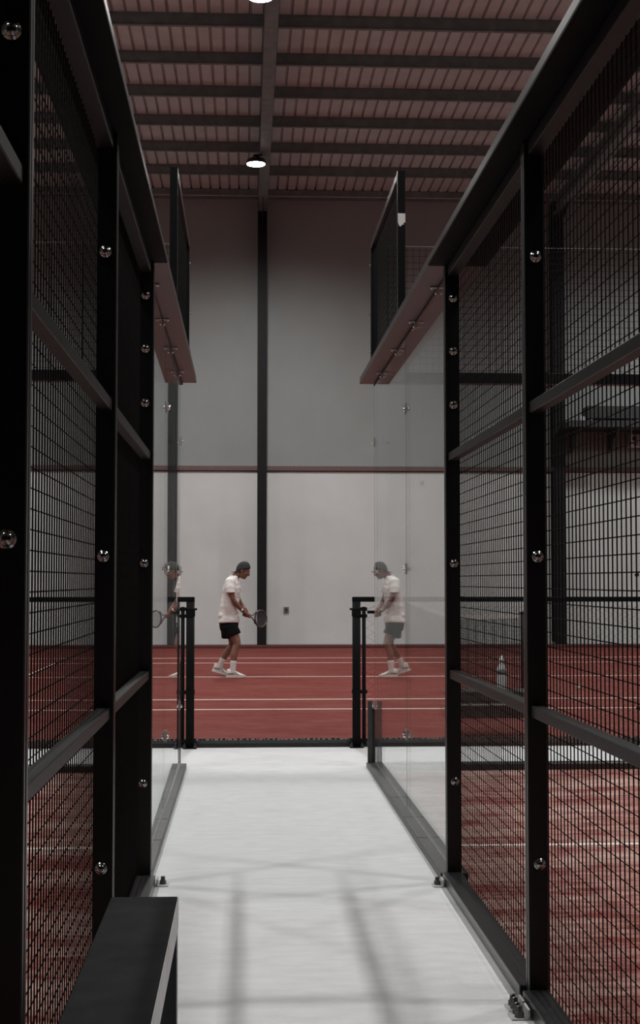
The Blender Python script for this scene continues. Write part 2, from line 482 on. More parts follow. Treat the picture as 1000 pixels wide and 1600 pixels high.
def foot(cx, y, n, label, w=.055, sgn=1):
    t = thing('foot_plate', (cx, y, 0), label, 'bracket', 'bolted foot plates of the fence posts')
    bm = MB().box(cx-w/2, cx+w/2, y-.04, y+.04, 0.0, 0.006, 0.002); bm.build('plate', M['zinc'], t)
    MB().box(cx+sgn*(w/2-.008)-.004, cx+sgn*(w/2-.008)+.004, y-.04, y+.04, 0.006, 0.035, 0.001).build('upstand', M['zinc'], t)
    for i in range(n):
        yy = y + (0 if n == 1 else (-.02 if i == 0 else .02))
        inst('nut', nut_me, (cx-sgn*.004, yy, .006), t)
foot(0.922, Y2-.06, 1, 'small foot plate with one nut below the right glass post')
foot(0.920, Y1-.03, 2, 'foot plate with two nuts under the near right post, farther of the pair', .06)
foot(0.916, Y1-.13, 2, 'foot plate with two nuts at the bottom right, nearest to the viewer', .066)
foot(-0.392, Y2+.02, 1, 'small foot plate with one dark nut below the left glass post', .06, -1)

# cap beams along the top of both sides
YC = 11.36
def cap(side, label):
    cx, x0, x1 = (RX, .897, 1.187) if side == 'R' else (LX, -.63, -.383)
    t = thing('cap_beam', ((x0+x1)/2, 6.0, 3.0), label, 'beam')
    MB().box(x0, x1, 0.3, Y2+.03, 3.0, 3.014, 0.002).build('plate', M['capmatt'], t)
    MB().box(x0, x1, Y2+.031, YC, 3.0, 3.014, 0.002).build('plate', M['cap'], t)
    for xa in (x0+.003, x1-.006):
        MB().box(xa, xa+.003, 0.3, YC, 3.0141, 3.05).build('lip', M['cap'], t)
cap('R', 'long dark cap beam along the top of the right-hand fence and glass')
cap('L', 'long dark cap beam along the top of the left-hand fence and glass')

# ------------------------------------------------------------------ glass side walls
def clamp_me():
    mb = MB()
    mb.box(-.009, -.0065, -.022, .022, -.038, .038, .0008)
    mb.box(.0065, .009, -.022, .022, -.038, .038, .0008)
    return mb
def glass_side(side, label, skew=0.0):
    s = 1 if side == 'R' else -1
    gx = 1.020 if side == 'R' else -.500
    seam, ye = 9.13, 11.37
    t = thing('glass_wall', (gx, (Y2+ye)/2, 0), label, 'glass wall')
    def place(o):
        return o
    # base channel
    x0, x1 = (.950, 1.088) if side == 'R' else (-.590, -.450)
    ch = MB().box(x0, x1, Y2+.062, ye+.03, 0.0, 0.036, 0.003).build('base_channel', M['channel'], t)
    MB().box(gx-.005, gx+.005, Y2+.07, ye+.01, 0.0361, 0.0375).build('sealant', M['seal'], ch)
    for yy in (8.05, 8.75, 9.55, 11.1):
        xa, xb = (x0+.004, gx-.012) if side == 'R' else (gx+.012, x1-.004)
        MB().box(xa, xb, yy, yy+.008, 0.0361, 0.0372).build('joint_line', M['rubber'], ch)
    if side == 'L':
        MB().box(x0-.022, x0, 8.2, 10.9, 0.0, 0.034, .002).build('side_flange', M['channel'], ch)
    # panes, each a slab of 12 mm
    for (ya, yb) in ((Y2+.064, seam-.003), (seam+.003, ye)):
        g = MB().box(-.006, .006, ya-seam, yb-seam, 0.036, 2.985)
        o = g.build('pane', M['glass'], t)
        o.location = Vector(o.location)+Vector((gx, seam, 0))
        o.rotation_euler.z = skew
        e = MB()
        e.box(-.0061, -.0025, (yb-seam)+.0005, (yb-seam)+.0012, 0.036, 2.985)
        eo = e.build('pane_edge', M['glassedge'], o); eo.location = (0, 0, 0)
    # clamps at the seam and at the free end
    for z in (0.487, 1.528, 2.54):
        for (yy, nb) in ((seam, 2), (ye-.012, 1)):
            hx = gx - math.tan(skew)*(yy-seam)
            c = MB()
            for sx in (-1, 1):
                xa, xb = sorted((hx+sx*.0065+(.003 if abs(skew) > 0 else 0)*sx, hx+sx*.011+(.003 if abs(skew) > 0 else 0)*sx))
                c.box(xa, xb, yy-.03, yy+.03, z-.035, z+.035, .001)
            cl = c.build('clamp', M['clamp'], t)
            for dy in ((-.016, .016) if nb == 2 else (0,)):
                for sx in (-1, 1):
                    bb = MB().lathe([(0.013, 0.0), (0.013, .004), (0.010, .012), (0.0, .016)] if sx > 0 else [(0.013, 0.0), (0.013, -.004), (0.010, -.012), (0.0, -.016)], (hx+sx*.0145, yy+dy, z+.006*(1 if dy > 0 else -1)), 'X', 12)
                    bb.build('clamp_bolt', M['chrome'], cl, True)
    # spider fixings under the cap
    sl = MB().box(gx-.010, gx+.010, Y2+.064, ye, 2.9851, 2.9995).build('top_gasket', M['rubber'], t)
    for yy in (7.56, 8.57, 9.62, 10.70):
        f = MB()
        for sx in (-1, 1):
            f.box(min(gx+sx*.012, gx+sx*.05), max(gx+sx*.012, gx+sx*.05), yy-.012, yy+.012, 2.993, 2.9995, .001)
            f.box(min(gx+sx*.0105, gx+sx*.014), max(gx+sx*.0105, gx+sx*.014), yy-.02, yy+.02, 2.955, 2.9995, .001)
        fo = f.build('top_bracket', M['clamp'], t)
        for sx in (-1, 1):
            MB().lathe([(0.008, 0.0), (0.007, .008), (0.0, .010)] if sx > 0 else [(0.008, 0.0), (0.007, -.008), (0.0, -.010)], (gx+sx*.0145, yy, 2.968), 'X', 10).build('bracket_bolt', M['chrome'], fo, True)
            MB().lathe([(0.0, -.007), (0.006, -.006), (0.007, 0.0)], (gx+sx*.04, yy, 2.993), 'Z', 10).build('bracket_bolt', M['chrome'], fo, True)
    # short stiffener at the free end
    if side == 'R':
        MB().box(gx-.062, gx-.026, ye-.012, ye+.012, 0.0365, 0.515, .002).build('end_stiffener', M['channel'], t)
        MB().box(gx-.0255, gx-.0068, ye-.010, ye+.010, 0.0365, 0.455, .002).build('end_strip', M['rubber'], t)
    else:
        MB().box(gx-.004, gx+.004, ye+.003, ye+.016, 0.0365, 0.82, .001).build('end_strip', M['rubber'], t)
    return t
glass_side('R', 'clear glass side wall of the right court, mirroring the player')
glass_side('L', 'narrow clear glass side wall of the left court', 0.0051)

# mesh panels standing on top of the glass (second pane)
def upper_panel(side, label):
    cx = 1.013 if side == 'R' else -.467
    t = thing('upper_mesh_panel', (cx, 10.4, 3.05), label, 'fence', 'raised mesh panels above the glass walls')
    ya, yb, zt, z0 = 9.33, 11.40, 4.13, 3.015
    for y in (ya, yb-.05): 
        p = MB().box(cx-.025, cx+.025, y, y+.05, z0, zt, .002).build('post', M['black'], t)
    for z in (3.25, 3.55, 3.95):
        for sx in (-1, 1):
            MB().ball((cx+sx*.025, yb-.03, z), .011, 10, 6).build('bolt', M['steel'], p, True)
    MB().box(cx-.025, cx+.025, ya+.05, yb-.05, zt-.05, zt, .002).build('top_rail', M['black'], t)
    MB().box(cx-.025, cx+.025, ya+.05, yb-.05, z0, z0+.05, .002).build('lower_rail', M['black'], t)
    wires('Y', cx, ya+.05, yb-.05, z0+.05, zt-.05, 0.05, .0021, .0016).build('wire_mesh', M['wire'], t, kind='stuff', clean=False)
    if side == 'R':
        tp = [(cx-.024, 3.845), (cx+.024, 3.843), (cx+.0245, 3.782), (cx+.014, 3.785), (cx+.013, 3.768), (cx+.004, 3.772), (cx-.006, 3.757), (cx-.016, 3.763), (cx-.0235, 3.785)]
        mb = MB(); n = len(tp)
        mb.add([(x, ya-.0035, z) for x, z in tp]+[(x, ya-.0005, z) for x, z in tp], [tuple(range(n)), tuple(reversed(range(n, 2*n)))]+[(i, n+i, n+(i+1) % n, (i+1) % n) for i in range(n)])
        o = mb.build('torn_tape', M['tape'], t); o['label'] = 'torn white tape on the post'
upper_panel('R', 'black mesh panel with torn white tape, above the right glass')
upper_panel('L', 'slim black mesh panel seen edge on above the left glass')

# ------------------------------------------------------------------ end walls of the courts
def end_wall(side, label):
    x0, x1 = (1.09, GX1) if side == 'R' else (GX0, -.59)
    s = 1 if side == 'R' else -1
    t = thing('end_wall', ((x0+x1)/2, YE, 0), label, 'glass wall', 'glass and mesh end walls of the courts')
    MB().box(x0, x1, YE-.10, YE+.04, 0.0, 0.05, .003).build('base_beam', M['plate'], t)
    MB().box(x0, x1, YE-.05, YE+.05, 2.99, 3.075, .003).build('head_beam', M['black'], t)
    c0 = 1.035 if side == 'R' else -.515
    xs = [c0 + s*2.0*i for i in range(6)]
    xs[-1] = x1 if side == 'R' else x0
    for i in range(5):
        a, b = sorted((xs[i], xs[i+1]))
        if i == 0: a, b = sorted((xs[0]+s*.06, xs[1]))
        MB().box(a+.003, b-.003, YE+.0, YE+.010, 0.05, 2.99).build('pane', M['glass_end'], t)
    for i in range(1, 5):
        for z in (.458, 1.5, 2.53):
            MB().lathe([(0.0, -.014), (.016, -.012), (.018, -.002), (.018, -.0005)], (xs[i]+s*.03, YE, z), 'Y', 14).build('point_fixing', M['plate'], t, True)
    MB().lathe([(0.0, -.014), (.016, -.012), (.018, -.002), (.018, -.0005)], (c0+s*.075, YE, 2.53), 'Y', 14).build('point_fixing', M['plate'], t, True)
    for i in (2, 4):
        MB().box(xs[i]-.04, xs[i]+.04, YE+.012, YE+.08, 0.05, 4.08, .003).build('post', M['black'], t)
    wires('X', YE+.02, x0, x1, 3.075, 4.075, 0.05, .0016, .0016).build('wire_mesh', M['wire'], t, kind='stuff', clean=False)
    MB().tube([(x0, YE+.02, 4.078), (x1, YE+.02, 4.078)], .003, 6).build('edge_wire', M['greybox'], t)
    if side == 'L':
        h = MB().tube([(-.640, YE-.001, 1.215), (-.645, YE-.045, 1.21), (-.668, YE-.05, 1.19), (-.672, YE-.05, 1.13), (-.660, YE-.05, 1.075), (-.640, YE-.045, 1.06), (-.635, YE-.001, 1.055)], .0065, 8)
        h.build('pull_handle', M['greybox'], t, True)
        MB().box(-.735, -.672, YE-.012, YE-.001, 1.245, 1.285, .002).build('lock_plate', M['greybox'], t)
        MB().box(-.705, -.688, YE-.010, YE-.001, 1.15, 1.20, .003).build('lock_cylinder', M['greybox'], t)
end_wall('R', 'glass end wall with mesh top closing the right padel court')
end_wall('L', 'glass end wall with pull handle closing the left padel court')

# ------------------------------------------------------------------ low chain-link fence
def low_fence(side, label):
    s = 1 if side == 'R' else -1
    y = 12.715
    px = .974 if side == 'R' else -.474
    xe = px + s*9.2
    t = thing('chain_link_fence', (px, y, 0), label, 'fence', 'low chain-link fences at the tennis court')
    p = MB().tube([(px, y, 0.008), (px, y, 1.27)], .036, 16).build('end_post', M['matt'], t, True)
    MB().box(px-.06, px+.06, y-.05, y+.05, 0.0, 0.010, .002).build('base_plate', M['matt'], p)
    for dx in (-.045, .045):
        inst('nut', nut_me, (px+dx, y-.035, .010), p)
    MB().lathe([(.041, 0), (.041, .07)], (px, y, 1.14), seg=16).build('collar', M['matt'], p)
    MB().tube([(px-s*.034, y, 1.205), (px-s*.058, y, 1.205)], .009, 8).build('collar_bolt', M['matt'], p)
    MB().lathe([(.041, 0), (.041, .035)], (px, y, 0.47), seg=16).build('collar', M['matt'], p)
    tx = px+s*.066
    b = MB().tube([(tx, y, 0.03), (tx, y, 1.225)], .0165, 10).build('tension_tube', M['matt'], t, True)
    for z in (.05, .47, 1.13, 1.19):
        MB().box(min(px, tx+s*.028), max(px, tx+s*.028), y-.02, y+.02, z, z+.03, .002).build('hinge_band', M['matt'], b)
    MB().box(min(tx+s*.03, tx+s*.118), max(tx+s*.03, tx+s*.118), y-.012, y+.012, 1.165, 1.192, .002).build('latch_bar', M['matt'], b)
    MB().box(min(px-s*.037, xe), max(px-s*.037, xe), y-.022, y+.022, 1.268, 1.312, .006).build('top_rail', M['matt'], t)
    for i in range(1, 4):
        xx = px+s*3.05*i
        MB().tube([(xx, y, 0.0), (xx, y, 1.268)], .03, 12).build('post', M['matt'], t, True)
    # zigzag wires
    mb = MB(); p0 = .073; a0, a1 = sorted((tx+s*.02, xe)); n = int((a1-a0)/p0*1)
    nz = 31; dz = 1.19/nz
    for i in range(n):
        for ph in (0,):
            xs = a0+(i+.5)*p0
            pts = [(xs+(p0/2+.002)*(1 if j % 2 else -1), y+(.002 if j % 2 else -.002), .04+j*dz) for j in range(nz+1)]
            mb.tube(pts, .0021, 3, False)
    mb.build('chain_link', M['wire'], t, kind='stuff', clean=False)
low_fence('R', 'low black chain-link fence right of the gateway, behind the glass')
low_fence('L', 'low black chain-link fence left of the gateway')

# ------------------------------------------------------------------ near bench
t = thing('corridor_bench', (-.34, 3.4, 0), 'charcoal bench with pale edge at the lower left', 'bench')
bx0, bx1, by0, by1 = -.420, -.208, 2.2, 4.68
MB().box(bx0-.0, bx1-.004, by0, by1, .438, .450, .001).build('seat_board', M['benchtop'], t)
MB().box(bx1-.003, bx1, by0, by1-.002, .352, .449, .0008).build('front_edge', M['benchedge'], t)
MB().box(bx0+.004, bx1-.004, by1-.012, by1-.002, .352, .4375).build('end_edge', M['benchtop'], t)
for y in (by1-.05, by0+.01):
    l = MB().box(bx0+.01, bx1-.0045, y, y+.034, 0.0, .437, .001).build('leg_panel', M['black'], t)
    MB().box(bx1-.0044, bx1-.001, y, y+.032, 0.0, .351, .0005).build('leg_edging', M['benchedge'], l)

# ------------------------------------------------------------------ tennis side: net, bench, bottle, ball
NX = 3.1
def ntop(y): return .914+.156*min(1, abs(y-22.0)/5.9)**1.3
t = thing('tennis_net', (NX, 22.0, 0), 'sagging black tennis net with white band, seen behind the right fence', 'net')
for y in (16.05, 27.8):
    p = MB().tube([(NX, y, 0), (NX, y, 1.09)], .045, 14).build('post', M['column'], t, True)
    MB().lathe([(.05, 0), (.05, .015), (0, .03)], (NX, y, 1.09), seg=14).build('post_cap', M['column'], p)
mb = MB(); n = 252
for i in range(n+1):
    y = 16.05+11.75*i/n
    mb.tube([(NX, y, .02), (NX, y, ntop(y))], .0016, 3, False)
for j in range(24):
    f = j/23
    mb.tube([(NX+.002, 16.05+11.75*i/24, .02+(ntop(16.05+11.75*i/24)-.02)*f) for i in range(25)], .0016, 3, False)
mb.build('netting', M['netcord'], t, kind='stuff', clean=False)
mb = MB()
for i in range(24):
    ya, yb = 16.05+11.75*i/24, 16.05+11.75*(i+1)/24
    a, b = ntop(ya), ntop(yb)
    for sx in (-.006, .006):
        mb.quad((NX+sx, ya, a-.03), (NX+sx, yb, b-.03), (NX+sx, yb, b+.025), (NX+sx, ya, a+.025))
    mb.quad((NX-.006, ya, a+.025), (NX-.006, yb, b+.025), (NX+.006, yb, b+.025), (NX+.006, ya, a+.025))
mb.build('head_band', M['netband'], t)

t = thing('court_bench', (2.3, 13.7, 0), 'dark low bench by the tennis court, seen through the right mesh', 'bench')
for i in range(3):
    MB().box(1.86, 2.78, 13.5+.135*i, 13.5+.135*i+.12, .375, .42, .004).build('seat_slat', M['darkbox'], t)
MB().box(1.86, 2.78, 13.495, 13.51, .315, .374, .002).build('apron', M['darkbox'], t)
MB().box(1.88, 2.76, 13.497, 13.509, .292, .306, .002).build('trim_strip', M['zinc'], t)
MB().box(1.86, 2.78, 13.53, 13.86, .17, .285, .004).build('under_shelf', M['darkbox'], t)
for xx in (1.93, 2.71):
    for (ya, yb) in ((13.52, 13.86), (13.86, 13.52)):
        MB().tube([(xx, ya, 0.012), (xx, yb, .375)], .014, 8).build('leg', M['darkbox'], t)
bt = thing('water_bottle', (2.42, 13.66, .42), 'pale water bottle standing on the dark bench behind the right mesh', 'bottle')
MB().lathe([(0, 0), (.044, .0), (.046, .01), (.046, .19), (.040, .220), (.020, .25), (.020, .262)], (2.42, 13.66, .4201), seg=20).build('body', M['bottle'], bt, True)
MB().lathe([(.024, 0), (.024, .035), (.015, .038), (.013, .065), (0, .067)], (2.42, 13.66, .681), seg=16).build('cap', M['whitebox'], bt, True)
MB().lathe([(.0466, 0), (.0466, .05)], (2.42, 13.66, .57), seg=20).build('label_band', M['greybox'], bt, True)

b = MB().ball((4.47, 19.35, .033), .033, 20, 12).build('tennis_ball', M['ball'], None, True)
tag(b, 'small pale tennis ball lying on the red court at the right', 'ball')

# ------------------------------------------------------------------ fittings on the far wall
t = thing('wall_shelf', (7.9, WY-.5, 4.8), 'dark bracketed platform fixed high on the far wall by the right column', 'shelf')
MB().box(7.0, 9.2, WY-1.0, WY-.002, 4.78, 4.93, .01).build('platform', M['darkbox'], t)
for xx in (7.25, 8.1, 8.95):
    mb = MB(); mb.add([(xx-.02, WY-.95, 4.78), (xx+.02, WY-.95, 4.78), (xx+.02, WY-.003, 4.78), (xx-.02, WY-.003, 4.78), (xx-.02, WY-.003, 4.3), (xx+.02, WY-.003, 4.3), (xx-.02, WY-.06, 4.3), (xx+.02, WY-.06, 4.3), (xx-.02, WY-.95, 4.74), (xx+.02, WY-.95, 4.74)],
        [(0,1,2,3), (3,2,5,4), (4,5,7,6), (6,7,9,8), (8,9,1,0), (0,3,4,6,8), (1,9,7,5,2)])
    mb.build('bracket', M['darkbox'], t)
t = thing('equipment_box', (8.1, WY-.5, 4.98), 'dark wide box standing on the wall platform', 'box')
MB().box(7.45, 8.68, WY-.8, WY-.25, 4.985, 5.27, .015).build('case', M['darkbox'], t)
for xx in (7.5, 8.55): MB().box(xx, xx+.08, WY-.75, WY-.3, 4.931, 4.985).build('foot', M['whitebox'], t)
MB().box(7.33, 7.43, WY-.7, WY-.5, 4.931, 5.05, .01).build('side_module', M['whitebox'], t)
t = thing('wall_junction_box', (8.8, WY-.1, 4.5), 'light grey junction box under the wall platform', 'box')
MB().box(8.55, 8.9, WY-.14, WY-.002, 4.42, 4.72, .01).build('case', M['whitebox'], t)
MB().lathe([(.05, 0), (.045, -.03), (0, -.035)], (8.66, WY-.14, 4.62), 'Y', 16).build('dial', M['darkbox'], t)
def wallbox(x, z, w, h, label):
    t = thing('wall_socket', (x, WY-.02, z), label, 'socket')
    MB().box(x-w/2, x+w/2, WY-.035, WY-.001, z-h/2, z+h/2, .006).build('cover', M['greybox'], t)
    MB().box(x-w/4, x+w/4, WY-.042, WY-.0352, z-h/4, z+h/4, .002).build('insert', M['darkbox'], t)
wallbox(.905, .82, .115, .125, 'small dark socket low on the far wall right of the player')
wallbox(3.91, 3.62, .10, .10, 'small grey box high on the far wall behind the right glass')

# ------------------------------------------------------------------ the player
def remesh(mb, name, voxel, smooth_it=3, wr=None):
    me = mb.mesh(name+'_src')
    tmp = bpy.data.objects.new(name+'_src', me); COL.objects.link(tmp)
    md = tmp.modifiers.new('r', 'REMESH'); md.mode = 'VOXEL'; md.voxel_size = voxel
    if smooth_it:
        sm = tmp.modifiers.new('s', 'SMOOTH'); sm.factor = 0.5; sm.iterations = smooth_it
    dg = bpy.context.evaluated_depsgraph_get(); dg.update()
    out = bpy.data.meshes.new_from_object(tmp.evaluated_get(dg))
    bpy.data.objects.remove(tmp); bpy.data.meshes.remove(me)
    out.name = name
    if wr:
        amp, fs = wr
        nor = [v.normal.copy() for v in out.vertices]
        for v, n in zip(out.vertices, nor):
            q = Vector((v.co.x*fs[0], v.co.y*fs[1], v.co.z*fs[2]))
            v.co += n*(amp*noise.noise(q)+0.5*amp*noise.noise(q*2.1))
    out.polygons.foreach_set('use_smooth', [True]*len(out.polygons))
    out.update()
    return out

def mobj(name, me, m, parent, label=None):
    me.materials.clear(); me.materials.append(m)
    o = bpy.data.objects.new(name, me); link(o, parent)
    if label: o['label'] = label
    return o

M['skin'] = mat('skin', (0.21, 0.105, 0.072), 0.55, var=0.06, scale=12)
M['shirt'] = mat('white_cotton', (0.74, 0.72, 0.69), 0.9, var=0.04, scale=8, bump=0.15, bscale=40)
M['shorts'] = mat('black_shorts', (0.005, 0.005, 0.0055), 0.9, spec=0.1)
M['capcloth'] = mat('charcoal_cap', (0.022, 0.025, 0.026), 0.85, var=0.15)
M['hair'] = mat('dark_hair', (0.012, 0.009, 0.007), 0.6)
M['sock'] = mat('white_sock', (0.62, 0.58, 0.56), 0.9)
M['shoe'] = mat('white_shoe', (0.68, 0.66, 0.63), 0.6, var=0.08)
M['sole'] = mat('shoe_sole', (0.66, 0.63, 0.58), 0.6)
M['shoegrey'] = mat('shoe_grey', (0.16, 0.15, 0.14), 0.6)
M['eye'] = mat('eye_white', (0.6, 0.58, 0.56), 0.3)
M['lip'] = mat('lip_skin', (0.22, 0.085, 0.07), 0.5)
M['racket'] = mat('racket_frame', (0.05, 0.05, 0.052), 0.3, spec=0.5)
M['string'] = mat('racket_string', (0.09, 0.09, 0.09), 0.5)
M['grip'] = mat('racket_grip', (0.03, 0.03, 0.03), 0.8)
M['metalband'] = mat('watch_metal', (0.6, 0.58, 0.55), 0.3, metal=0.8)

BX, BY = -0.215, 22.06
def B(u, v, w): return Vector((BX+u, BY+v, w))
pl = thing('person', (BX, BY, 0), 'player in white t-shirt, black shorts and backward cap, holding a racket', 'person')

HR = Matrix.Rotation(math.radians(25), 3, 'Y')       # head nods towards +X
HC = (0.185, 0.0, 1.612)
def Hd(f, v, n):
    q = HR @ Vector((f, v, n)); return B(HC[0]+q.x, HC[1]+q.y, HC[2]+q.z)

body = MB()
body.loft([(z, BX+cu, BY, a, b) for (z, cu, a, b) in (
    (.80, -.03, .105, .155), (.88, -.035, .115, .165), (.98, -.03, .100, .145), (1.12, -.015, .100, .148),
    (1.28, .008, .110, .165), (1.40, .01, .100, .170), (1.46, .015, .080, .140), (1.50, .03, .062, .085), (1.53, .05, .05, .055))], 28)
body.tube([B(.035, 0, 1.46), B(.075, 0, 1.52), B(.125, 0, 1.575)], [.062, .056, .055], 16)
body.ball(Hd(-.006, 0, .022), (.098, .077, .100), 24, 16, HR)            # skull
body.ball(Hd(.028, 0, -.045), (.066, .060, .078), 20, 12, HR)            # jaw
body.ball(Hd(.070, 0, -.100), (.022, .026, .018), 12, 8, HR)             # chin
body.tube([Hd(.088, 0, .022), Hd(.104, 0, -.012), Hd(.116, 0, -.034), Hd(.094, 0, -.042)], [.009, .011, .014, .008], 10)   # nose
body.ball(Hd(.098, 0, -.022), (.012, .017, .012), 10, 6, HR)
body.ball(Hd(.084, 0, .030), (.016, .052, .011), 14, 8, HR)              # brow
body.ball(Hd(.086, 0, -.066), (.014, .023, .013), 12, 8, HR)             # lips
for s in (-1, 1):
    body.ball(Hd(.055, s*.044, -.026), (.026, .022, .024), 12, 8, HR)    # cheek
    body.ball(Hd(-.012, s*.079, -.008), (.020, .009, .031), 12, 8, HR)   # ear
# arms: near (right) arm, far (left) arm
RW, LW = B(.178, -.100, 1.002), B(.225, .075, 1.020)
body.tube([B(-.01, -.150, 1.445), B(-.015, -.195, 1.42), B(.005, -.215, 1.30), B(.032, -.218, 1.185), B(.055, -.205, 1.145), B(.11, -.155, 1.075), B(.150, -.118, 1.03), RW],
          [.055, .056, .049, .041, .040, .037, .029, .025], 14)
body.tube([B(.03, .150, 1.435), B(.045, .195, 1.41), B(.075, .215, 1.29), B(.105, .205, 1.185), B(.125, .185, 1.14), B(.175, .125, 1.07), LW],
          [.055, .055, .048, .041, .040, .033, .025], 14)
# racket axis: butt to tip
RB, RD = B(.188, -.055, .945), Vector((.265, .425, -.075)).normalized()
RU = Vector((.10, 0.12, 1.0)); RU = (RU - RD*RU.dot(RD)).normalized()
RN = RD.cross(RU).normalized()
def Rk(a, p=0.0, q=0.0): return RB + RD*a + RU*p + RN*q
# legs
body.tube([B(-.03, -.080, .90), B(-.015, -.090, .80), B(.045, -.108, .66), B(.088, -.120, .55), B(.097, -.122, .50), B(.070, -.124, .42), B(.052, -.124, .35), B(.045, -.124, .24), B(.036, -.124, .14), B(.036, -.124, .09)],
          [.095, .092, .077, .063, .058, .055, .056, .045, .036, .036], 16)
body.tube([B(-.035, .080, .90), B(-.02, .095, .80), B(.012, .125, .65), B(.030, .150, .52), B(.022, .158, .475), B(-.030, .172, .40), B(-.070, .182, .345), B(-.115, .192, .265), B(-.148, .198, .20), B(-.160, .200, .165)],
          [.095, .090, .077, .060, .057, .055, .054, .044, .036, .036], 16)
# hands: palm beside the grip, four fingers curled round it and a thumb across
def hand(a, wrist, sgn):
    palm = Rk(a, 0.012, sgn*.028)
    body.tube([wrist, wrist.lerp(palm, .55), palm], [.025, .026, .024], 12)
    body.ball(palm, (.034, .034, .030), 14, 8)
    for i, (da, L) in enumerate(((-.034, .9), (-.012, 1.0), (.010, 1.05), (.031, .95))):
        r = .0225*L
        pts = [Rk(a+da, .022, sgn*.024), Rk(a+da, -.006, sgn*r*1.12), Rk(a+da, -r, sgn*.006), Rk(a+da, -r*.85, -sgn*.016), Rk(a+da, .002, -sgn*.0235)]
        body.tube(pts, [.0095, .0095, .009, .0085, .0075], 8)
    body.tube([Rk(a-.02, .020, sgn*.026), Rk(a+.005, .026, sgn*.012), Rk(a+.030, .023, -sgn*.006), Rk(a+.042, .016, -sgn*.014)], [.012, .011, .010, .008], 8)
hand(.070, RW, 1)
hand(.165, LW, -1)
mobj('body', remesh(body, 'body', .0055, 2), M['skin'], pl)

# face details
for s in (-1, 1):
    e = MB().ball(Hd(.080, s*.031, .006), (.011, .013, .009), 12, 8, HR).build('eye', M['eye'], pl, True)
    MB().ball(Hd(.0895, s*.032, .004), .0045, 10, 6).build('pupil', M['hair'], e, True)
    MB().tube([Hd(.098, s*.014, .031), Hd(.094, s*.034, .036), Hd(.080, s*.052, .030)], [.004, .005, .003], 6).build('eyebrow', M['hair'], pl, True)
MB().ball(Hd(.095, 0, -.067), (.006, .019, .004), 12, 6, HR).build('mouth', M['lip'], pl, True)
hr = MB()
hr.ball(Hd(-.045, 0, -.018), (.062, .070, .062), 20, 12, HR)
hr.tube([Hd(-.005, -.073, .02), Hd(.004, -.074, -.015), Hd(.004, -.071, -.04)], [.010, .008, .004], 8)
hr.tube([Hd(-.005, .073, .02), Hd(.004, .074, -.015), Hd(.004, .071, -.04)], [.010, .008, .004], 8)
mobj('hair', remesh(hr, 'hair', .005, 1), M['hair'], pl)

# backward cap: dome with panel seams, strap and brim to the back
CC = B(.187, 0, 1.618)
cp = MB(); rings, seg = 9, 28
for i in range(rings+1):
    ph = (PI/2)*i/rings
    for kk in range(seg):
        tt = 2*PI*kk/seg
        cp.v.append((CC.x+.110*math.cos(tt)*math.cos(ph)**.8, CC.y+.088*math.sin(tt)*math.cos(ph)**.8, CC.z+.128*math.sin(ph)+.020*math.cos(tt)*math.cos(ph)))
for i in range(rings):
    for kk in range(seg):
        k2 = (kk+1) % seg
        cp.f.append((i*seg+kk, i*seg+k2, (i+1)*seg+k2, (i+1)*seg+kk))
for i in range(seg):
    cp.v.append((CC.x+.100*math.cos(2*PI*i/seg), CC.y+.079*math.sin(2*PI*i/seg), CC.z+.012+.02*math.cos(2*PI*i/seg)))
nb = (rings+1)*seg
for kk in range(seg): cp.f.append((kk, nb+kk, nb+(kk+1) % seg, (kk+1) % seg))
ct = cp.build('cap', M['capcloth'], pl, True, clean=False)
br = MB(); nbm = 14
top, bot = [], []
for i in range(nbm+1):
    a = PI/2 + PI*i/nbm
    cxx, sxx = math.cos(a), math.sin(a)
    ix, iy = CC.x+.104*cxx, CC.y+.083*sxx
    d = max(0, -cxx)
    ox, oy = ix-.076*d**.6, CC.y+.083*sxx*(1-.08*d)
    iz = CC.z+.02*cxx+.004
    oz = iz-.020*d**.6-.012*(sxx**2)*d
    top.append(((ix, iy, iz), (ox, oy, oz)))
for i in range(nbm):
    (a1, b1_), (a2, b2_) = top[i], top[i+1]
    dn = lambda p: (p[0], p[1], p[2]-.006)
    br.quad(a1, a2, b2_, b1_); br.quad(dn(a1), dn(b1_), dn(b2_), dn(a2)); br.quad(b1_, b2_, dn(b2_), dn(b1_))
br.build('brim', M['capcloth'], ct, True)
MB().ball((CC.x, CC.y, CC.z+.129), .007, 10, 6).build('button', M['capcloth'], ct, True)
for kk in range(4):
    aa = PI/4+kk*PI/2
    MB().ball((CC.x+.088*math.cos(aa), CC.y+.070*math.sin(aa), CC.z+.080+.012*math.cos(aa)), .004, 8, 5).build('eyelet', M['greybox'], ct, True)

# t-shirt
sh_ = MB()
sh_.loft([(z, BX+cu, BY, a, b) for (z, cu, a, b) in (
    (.822, -.030, .168, .195), (.84, -.030, .166, .195), (.95, -.033, .152, .19), (1.08, -.022, .140, .185), (1.22, -.002, .134, .186), (1.34, .012, .130, .188),
    (1.42, .014, .112, .182), (1.475, .020, .088, .150), (1.512, .034, .070, .095), (1.530, .048, .062, .066))], 30)
sh_.tube([B(-.005, -.135, 1.440), B(-.015, -.190, 1.425), B(-.012, -.215, 1.35), B(-.008, -.222, 1.272)], [.078, .080, .078, .079], 18)
sh_.tube([B(.030, .135, 1.430), B(.050, .190, 1.415), B(.075, .215, 1.34), B(.098, .220, 1.262)], [.078, .080, .078, .079], 18)
